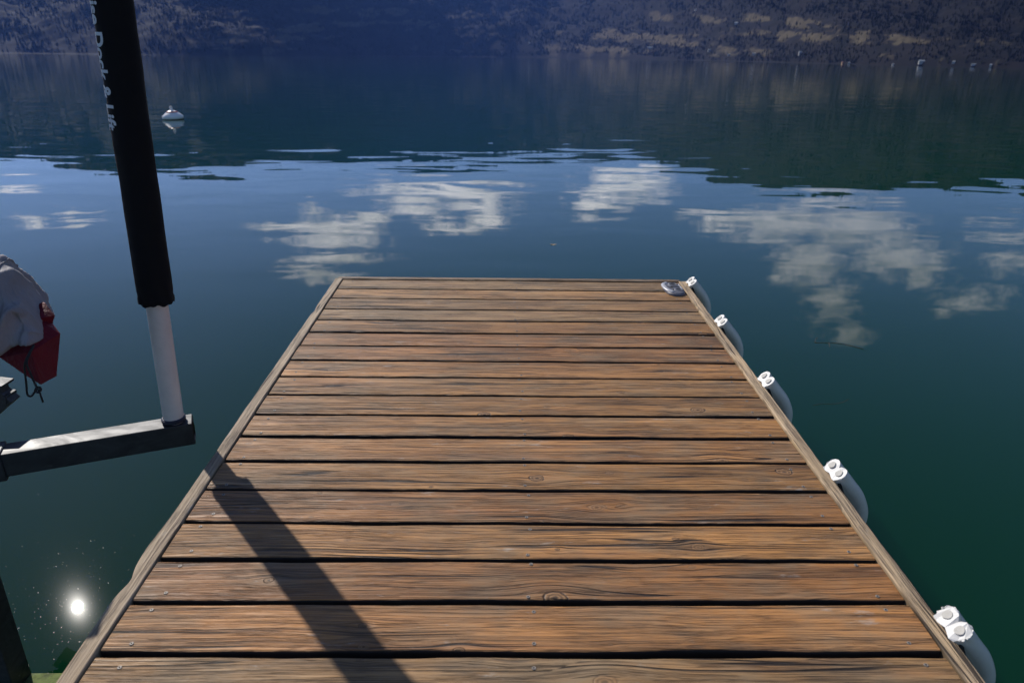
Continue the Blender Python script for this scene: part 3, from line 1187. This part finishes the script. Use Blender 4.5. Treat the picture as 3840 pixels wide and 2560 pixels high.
# ------------------------------------------------------------------ boat lift: arm, guide pole, printed sleeve
lift = empty('boat_lift', (-1.533, 2.772, .697))
lift.scale = (1.13, 1.13, 1.13)
tag(lift, 'steel boat lift arm carrying a white guide pole in a black printed sleeve', 'boat lift')
AX = Vector((-.617, -.258, 0)).normalized()       # arm runs left and a little towards the viewer
AY = Vector((-AX.y, AX.x, 0))
ARM_ROT = Matrix((AX, AY, Vector((0, 0, 1)))).transposed().to_4x4()


def arm_obj(name, bmx, mat, parent=lift, smooth=False):
    bmesh.ops.transform(bmx, matrix=ARM_ROT, verts=bmx.verts)
    return bm_obj(name, bmx, mat, parent, smooth)


# hollow square tube, open at the pole end (local x from -.06 to 1.5 along AX)
b = bmesh.new()
hw, th = .0455, .006
z1, z0 = 0, -.095
x0, x1 = -.066, 1.6
outer = [(-hw, z0), (hw, z0), (hw, z1), (-hw, z1)]
inner = [(-hw + th, z0 + th), (hw - th, z0 + th), (hw - th, z1 - th), (-hw + th, z1 - th)]


def loop(x, pts, sh=0):
    return [b.verts.new((x, y, z)) for (y, z) in pts]


A, B = loop(x0, outer), loop(x1, outer)
C, Dv = loop(x0, inner), loop(x0 + .4, inner)
for k in range(4):
    j = (k + 1) % 4
    b.faces.new((A[k], A[j], B[j], B[k]))
    b.faces.new((C[k], Dv[k], Dv[j], C[j]))
    b.faces.new((A[k], C[k], C[j], A[j]))
b.faces.new(Dv)
b.faces.new(B)
arm = arm_obj('arm', b, M['steel'])
bv = arm.modifiers.new('bevel', 'BEVEL')
bv.width = .003
bv.segments = 2
bv.limit_method = 'ANGLE'
# joint sleeve where the arm enters the cradle
b = bmesh.new()
bm_box(b, (.89, 0, -.050), (.62, .105, .116), bevel=.004)
arm_obj('joint_sleeve', b, M['steel_dark'])
TILT = Vector((.0457, .0, 1)).normalized()
tq = Vector((0, 0, 1)).rotation_difference(TILT).to_euler()
b = bmesh.new()
bm_lathe(b, [(.0385, .004), (.0445, .006), (.0455, .012), (.0455, .018), (.040, .022), (.0383, .022), (.0383, .004)], 48)
bm_obj('collar', b, M['collar'], lift, smooth=False)
b = bmesh.new()
bm_lathe(b, [(0, .003), (.0382, .003), (.0382, .3), (.0382, .62), (0, .62)], 64)
pipe = bm_obj('guide_pole', b, M['pvc'], lift, smooth=True)
pipe.rotation_euler = tq
em = pipe.modifiers.new('edges', 'EDGE_SPLIT')


def sleeve_wob(r, z, a):
    lowf = max(0, 1 - (z - .515) / .12)
    rr = r + .0016 * noise.fractal(Vector((math.cos(a) * 1.2, math.sin(a) * 1.2, z * 5)), .8, 2, 3)
    rr += .0016 * lowf * math.sin(a * 9 + z * 30)
    zz = z + .004 * lowf * math.sin(a * 5 + 1)
    return rr, zz


b = bmesh.new()
prof = [(.046, .530), (.050, .514), (.0575, .510), (.0615, .516), (.0622, .528), (.0592, .540), (.0612, .556), (.0618, .60)]
prof += [(.0612 + .0006 * math.sin(k * 1.7), .60 + .06 * k) for k in range(1, 36)] + [(0, 2.75)]
bm_lathe(b, prof, 72, wob=sleeve_wob)
slv = bm_obj('pole_sleeve', b, M['sleeve'], lift, smooth=True)
slv.rotation_euler = tq
# gathered hem with a cord bead
b = bmesh.new()
pts = []
for k in range(73):
    a = 2 * math.pi * k / 72
    pts.append((.0585 * math.cos(a), .0585 * math.sin(a), .513 + .0035 * math.sin(a * 11) + .003 * math.sin(a * 5 + 1)))
bm_tube(b, pts, .0042, 8, cap=False)
bm_obj('hem', b, M['sleeve'], slv, smooth=True)

# lettering: text turned into a mesh and wrapped round the sleeve, reading downwards
fc = bpy.data.curves.new('lettering', 'FONT')
fc.body = 'ise Dock & Lift'
fc.size = 1
fc.offset = .030
fc.resolution_u = 6
fo = bpy.data.objects.new('lettering_tmp', fc)
COL.objects.link(fo)
bpy.context.view_layer.update()
dg = bpy.context.evaluated_depsgraph_get()
tm = bpy.data.meshes.new_from_object(fo.evaluated_get(dg))
bpy.data.objects.remove(fo)
bpy.data.curves.remove(fc)
b = bmesh.new()
b.from_mesh(tm)
bpy.data.meshes.remove(tm)
bmesh.ops.triangulate(b, faces=b.faces)
for it in range(2):
    bmesh.ops.subdivide_edges(b, edges=[e for e in b.edges if e.calc_length() > .12], cuts=1)
    bmesh.ops.triangulate(b, faces=b.faces)
xs = [v.co.x for v in b.verts]
xa, xb = min(xs), max(xs)
cap = .73
facing = math.atan2(-2.772, 1.50)       # towards the camera
A_BASE = facing - R(88)
for v in b.verts:
    t = (v.co.x - xa) / (xb - xa)
    z = 1.519 - t * .391
    ang = A_BASE + (v.co.y / cap) * (.050 / .0615)
    rr_ = sleeve_wob(.0618, z, ang)[0] + .0012
    v.co = (rr_ * math.cos(ang), rr_ * math.sin(ang), z)
bm_obj('lettering', b, M['letter'], slv)

# ------------------------------------------------------------------ another lift leg at the lower left, and a sunken beam
post = empty('lift_leg', (-1.957, 2.03, -.18))
tag(post, 'dark steel leg rising out of the water in the lower left corner', 'post')
b = bmesh.new()
ax = Vector((.006, 0, .347)).normalized()
rot = ax.to_track_quat('Z', 'Y').to_matrix().to_4x4()
bm_box(b, (-.02, 0, .40), (.10, .10, 2.7), rot, bevel=.004)
bm_obj('tube', b, M['steel_dark'], post)
b = bmesh.new()
bm_box(b, (-.055, 0, 1.08), (.13, .13, .06), rot, bevel=.004)
bm_obj('top_plate', b, M['steel_dark'], post)
b = bmesh.new()
bm_box(b, (-2.35, 2.03, -.110), (2.2, .085, .06), Euler((0, 0, R(1))), bevel=.006)
beam = bm_obj('sunken_beam', b, M['algae'])
tag(beam, 'algae-green beam lying just under the water at the lower left', 'beam')

# ------------------------------------------------------------------ covered watercraft at the left edge: cover, red bag
CY = 2.975
CZ = 1.045


def cover_pt(u, v):
    """u: 0 nose .. 1 left end; v: 0 hem near side .. .5 crown .. 1 hem far side"""
    t = min(1, u * 5)
    x = -2.085 - 1.1 * u
    nose = (1 - (1 - t) ** 3.2) ** .42
    top = .355 * (1 - (1 - t) ** 2.2) ** .8 + .012 * math.sin(u * 17)
    ang = math.pi * v
    n_ = 2.5
    c, s_ = math.cos(ang), math.sin(ang)
    cy = math.copysign(abs(c) ** (2 / n_), c)
    sz = abs(s_) ** (2 / n_)
    hem = CZ + .016 * math.sin(u * 31 + v * 5) + (.022 * min(1, u * 4))
    y = CY - cy * .26 * nose * (1 + .12 * (1 - sz))
    x -= .36 * (y - 2.80)
    return Vector((x, y, hem + (CZ + top - hem) * sz))


vs, fs = [], []
NU, NV = 150, 110
C0 = Vector((-2.6, CY, CZ))
for i in range(NU + 1):
    u = (i / NU) ** 1.8
    for j in range(NV + 1):
        v = j / NV
        p = cover_pt(max(u, .0006), v)
        # falling pleats and pulled creases
        fold = noise.ridged_multi_fractal(Vector((u * 15 + v * 2.6, v * 2.6, .4)), .9, 2.0, 3, .9, 2.0)
        pl = noise.fractal(Vector((u * 30, v * 5, 6)), .8, 2, 3)
        sk = min(1, u * 14 + .25)
        k = (.078 * (fold - 1.0) + .018 * pl) * sk * (.30 + abs(v - .5) * 1.4)
        dirv = Vector((.45 * (1 - min(1, u * 4)), -math.cos(math.pi * v), .55 * math.sin(math.pi * v)))
        p += dirv.normalized() * k
        # the sewn yoke over the crown sits proud of the skirt
        if .30 < v < .70:
            p += Vector((0, 0, .004))
        vs.append(p - C0)
for i in range(NU):
    for j in range(NV):
        a = i * (NV + 1) + j
        fs.append((a, a + 1, a + NV + 2, a + NV + 1))
cov_root = empty('boat_cover', (-2.132, 2.4395, 1.262))
cov_root.scale = (.82, .82, .82)
tag(cov_root, 'rumpled grey fabric boat cover at the left edge of the view', 'boat cover')
cov = mesh_obj('cloth', vs, fs, M['cover'], cov_root, smooth=True)
so = cov.modifiers.new('thick', 'SOLIDIFY')
so.thickness = .004
b = bmesh.new()
iu = next(i for i in range(NU) if (i / NU) ** 1.8 > .115)
bm_tube(b, [vs[iu * (NV + 1) + j] + Vector((.002, -.003, .003)) for j in range(8, NV - 7)], .0032, 6)
jv = int(NV * .30)
bm_tube(b, [vs[i * (NV + 1) + jv] + Vector((0, -.003, .003)) for i in range(iu, NU)], .0032, 6)
bm_obj('seam', b, M['cover'], cov_root, smooth=True)

# red bag: folded, sharp-edged, hanging under the cover's end
B0 = Vector((-2.12, 2.90, 1.0))
bag = empty('red_bag', (-1.738, 2.378, 1.225))
bag.scale = (.82, .82, .82)
tag(bag, 'dark red fabric bag with a hanging black drawstring below the grey cover', 'bag')
RB = {'W': (-2.176, 3.045, 1.162), 'V': (-2.121, 3.01, 1.118), 'N': (-2.142, 3.01, 1.074), 'U': (-2.094, 2.975, 1.039),
      'R': (-2.112, 2.905, .854), 'T': (-2.118, 2.80, .860), 'S': (-2.128, 2.81, 1.018), 'L': (-2.294, 2.835, .974),
      'P': (-2.165, 2.955, 1.115), 'L2': (-2.48, 2.87, 1.03), 'BW': (-2.34, 3.19, 1.14), 'BU': (-2.31, 3.18, 1.05),
      'BR': (-2.31, 3.15, .90), 'BL': (-2.48, 3.15, 1.0), 'TOPL': (-2.48, 3.0, 1.13), 'KL': (-2.36, 2.93, .93)}
names = list(RB)
idx = {k: i for i, k in enumerate(names)}
FB = [('W', 'P', 'N', 'V'), ('N', 'P', 'U'), ('P', 'S', 'U'), ('S', 'R', 'U'), ('S', 'T', 'R'), ('S', 'L', 'T'), ('L', 'KL', 'T'), ('T', 'KL', 'R'),
      ('R', 'KL', 'BR'), ('R', 'BR', 'BU', 'U'), ('U', 'BU', 'N'), ('N', 'BU', 'BW', 'V'), ('V', 'BW', 'W'), ('P', 'L2', 'L', 'S'),
      ('L', 'L2', 'KL'), ('KL', 'L2', 'BL'), ('KL', 'BL', 'BR'), ('BR', 'BL', 'BU'), ('BU', 'BL', 'BW'), ('W', 'BW', 'TOPL'), ('W', 'TOPL', 'P'), ('P', 'TOPL', 'L2'),
      ('BW', 'BL', 'TOPL'), ('TOPL', 'BL', 'L2')]
b = bmesh.new()
bvs = [b.verts.new(Vector(RB[k]) - B0) for k in names]
for f in FB:
    b.faces.new([bvs[idx[k]] for k in f])
bmesh.ops.triangulate(b, faces=b.faces)
bmesh.ops.subdivide_edges(b, edges=b.edges, cuts=3, use_grid_fill=True)
for v in b.verts:
    v.co += Vector((0, 1, .3)) * .0035 * noise.fractal(v.co * 10, .8, 2, 3)
bm_obj('bag_body', b, M['red'], bag)
b = bmesh.new()
cy_ = 2.695
cord = smooth_path([(-2.072, 2.76, 1.07), (-2.078, cy_, 1.02), (-2.092, cy_, .966), (-2.100, cy_, .915), (-2.108, cy_, .868), (-2.096, cy_, .856),
                    (-2.078, cy_, .872), (-2.063, cy_, .890), (-2.056, cy_, .886), (-2.052, cy_, .870), (-2.049, cy_, .828)], 6)
bm_tube(b, [p - B0 for p in cord], .0042, 8)
cord2 = smooth_path([(-2.072, 2.765, 1.07), (-2.073, cy_ + .004, 1.02), (-2.072, cy_ + .004, .966), (-2.064, cy_ + .003, .915), (-2.057, cy_, .890)], 6)
bm_tube(b, [p - B0 for p in cord2], .0042, 8)
for k in range(5):
    a = k * 1.3
    c = Vector((-2.056, cy_, .888)) - B0
    bm_tube(b, smooth_path([c + Vector((.010 * math.cos(a + t), .007 * math.sin(t * 1.3 + a), .010 * math.sin(a + t))) for t in (0, 1, 2, 3, 4)], 3), .0044, 6)
bm_obj('drawstring', b, M['rope'], bag, smooth=True)

# steel bunk bracket showing at the edge of the view under the bag
br = empty('bunk_bracket', (-2.318, 2.765, .782))
br.scale = (.7, .7, .7)
tag(br, 'dark steel bunk bracket at the left edge, under the red bag', 'bracket')
b = bmesh.new()
bm_box(b, (-.005, 0, .160), (.25, .12, .016), Euler((0, R(7), 0)), bevel=.003)
bm_obj('top_plate', b, M['steel'], br)
b = bmesh.new()
bm_box(b, (.055, 0, .105), (.075, .07, .10), bevel=.003)
bm_obj('upright', b, M['steel_dark'], br)
b = bmesh.new()
bm_box(b, (.0, 0, .0), (.26, .09, .125), Euler((0, R(-38), 0)), bevel=.004)
bm_box(b, (.105, 0, .050), (.022, .105, .055), Euler((0, R(12), 0)), bevel=.003)
bm_obj('support_block', b, M['steel'], br)

# ------------------------------------------------------------------ mooring buoy
buoy = empty('mooring_buoy', (-12.30, 26.11, 0))
buoy.scale = (1.26, 1.26, 1.26)
tag(buoy, 'white cone-topped mooring buoy with an orange band floating out on the lake', 'buoy')
buoy.rotation_euler = (R(1), R(-1.5), 0)
b = bmesh.new()
bm_lathe(b, [(0, -.18), (.16, -.16), (.25, -.06), (.262, .02), (.276, .028), (.283, .075), (.276, .098), (.20, .158), (.158, .192)], 48)
bm_obj('hull', b, M['buoy'], buoy, smooth=True)
b = bmesh.new()
bm_lathe(b, [(.158, .192), (.160, .193), (.125, .221), (.118, .222)], 48)
bm_obj('band', b, M['buoy_band'], buoy, smooth=True)
b = bmesh.new()
bm_lathe(b, [(.119, .222), (.105, .232), (.06, .240), (0, .242)], 48)
bm_obj('cap', b, M['buoy'], buoy, smooth=True)
b = bmesh.new()
bm_lathe(b, [(.2645, -.02), (.2665, .0), (.266, .022), (.262, .024)], 48)
bm_obj('waterline', b, M['buoy_algae'], buoy, smooth=True)
b = bmesh.new()
bm_tube(b, [(.0, 0, .235), (0, 0, .30)], [.034, .026], 14)
pts = [(.03 * math.cos(2 * math.pi * k / 20) - .008, 0, .325 + .03 * math.sin(2 * math.pi * k / 20)) for k in range(21)]
bm_tube(b, pts, .012, 8, cap=False)
bm_obj('lifting_eye', b, M['buoy'], buoy, smooth=True)


# ------------------------------------------------------------------ bits floating on the lake
def twig(name, pts, rad, label, forks=()):
    b = bmesh.new()
    c = Vector(pts[0])
    bm_tube(b, smooth_path([Vector(p) - c for p in pts], 4), rad * .6, 6)
    for f in forks:
        bm_tube(b, smooth_path([Vector(p) - c for p in f], 4), rad * .45, 6)
    o = bm_obj(name, b, M['twig'], None, smooth=True, loc=c)
    tag(o, label, 'twig')


twig('floating_twig', [(2.60, 5.512, .001), (2.72, 5.51, .002), (2.83, 5.489, .001), (2.96, 5.376, .002)], .0030,
     'thin brown twig afloat beyond the dock, below the big cloud reflection',
     [[(2.60, 5.512, .001), (2.64, 5.59, .003), (2.67, 5.63, .002)], [(2.72, 5.51, .002), (2.69, 5.42, .001)]])
twig('floating_twig', [(2.124, 4.346, .001), (2.19, 4.372, .002), (2.25, 4.369, .002), (2.34, 4.39, .002), (2.426, 4.456, .001)], .0016,
     'shorter curved twig afloat to the right of the third bumper')
b = bmesh.new()
vsl = [b.verts.new((.03 * math.cos(a) * (1.5 if abs(math.cos(a)) > .9 else 1), .018 * math.sin(a), .004 * math.cos(2 * a) + .002)) for a in [k * .5236 for k in range(12)]]
b.faces.new(vsl)
bmesh.ops.triangulate(b, faces=b.faces)
bmesh.ops.solidify(b, geom=b.faces, thickness=.002)
o = bm_obj('floating_leaf', b, M['leaf'], loc=(.519, 8.753, .004))
tag(o, 'small pale leaf afloat beyond the middle of the dock end', 'leaf')

# pollen and dust on the surface: tiny glossy flecks that catch the sun
M['fleck'] = simple('pollen_fleck', (.4, .38, .33), .34, spec=.8, var=.1)
fv, ff = [], []
rp = random.Random(21)
GX, GY = CAM.z * SUN_DIR.x / SUN_DIR.z, CAM.z * SUN_DIR.y / SUN_DIR.z
for k in range(650):
    if k < 330:
        x, y = GX + rp.gauss(0, .24), GY + rp.gauss(0, .28)
    else:
        x, y = rp.uniform(-5, 4), rp.uniform(1.2, 12)
    r_ = rp.uniform(.0005, .0014) * (1.8 if rp.random() < .03 else 1)
    tx, ty = rp.gauss(0, .10), rp.gauss(0, .10)
    b0 = len(fv)
    a0 = rp.random() * 6
    for q in range(4):
        a = a0 + q * 1.5708
        dx, dy = r_ * math.cos(a), r_ * math.sin(a)
        fv.append((x + dx, y + dy, .003 + dx * tx + dy * ty))
    ff.append((b0, b0 + 1, b0 + 2, b0 + 3))
fl = mesh_obj('pollen_flecks', fv, ff, M['fleck'])
tag(fl, kind='stuff')

# ------------------------------------------------------------------ haze over the lake
m, n, out = new_mat('haze')
v = n.n('ShaderNodeVolumePrincipled')
v.inputs['Color'].default_value = (.14, .30, .90, 1)
v.inputs['Density'].default_value = .00013
v.inputs['Anisotropy'].default_value = .35
n.t.links.new(v.outputs[0], out.inputs['Volume'])
bm = bmesh.new()
bmesh.ops.create_cube(bm, size=1, matrix=Matrix.Translation((0, 1700, 200.5)) @ Matrix.Diagonal((7400, 4600, 419, 1)))
hz = bm_obj('haze', bm, m)
tag(hz, kind='stuff')
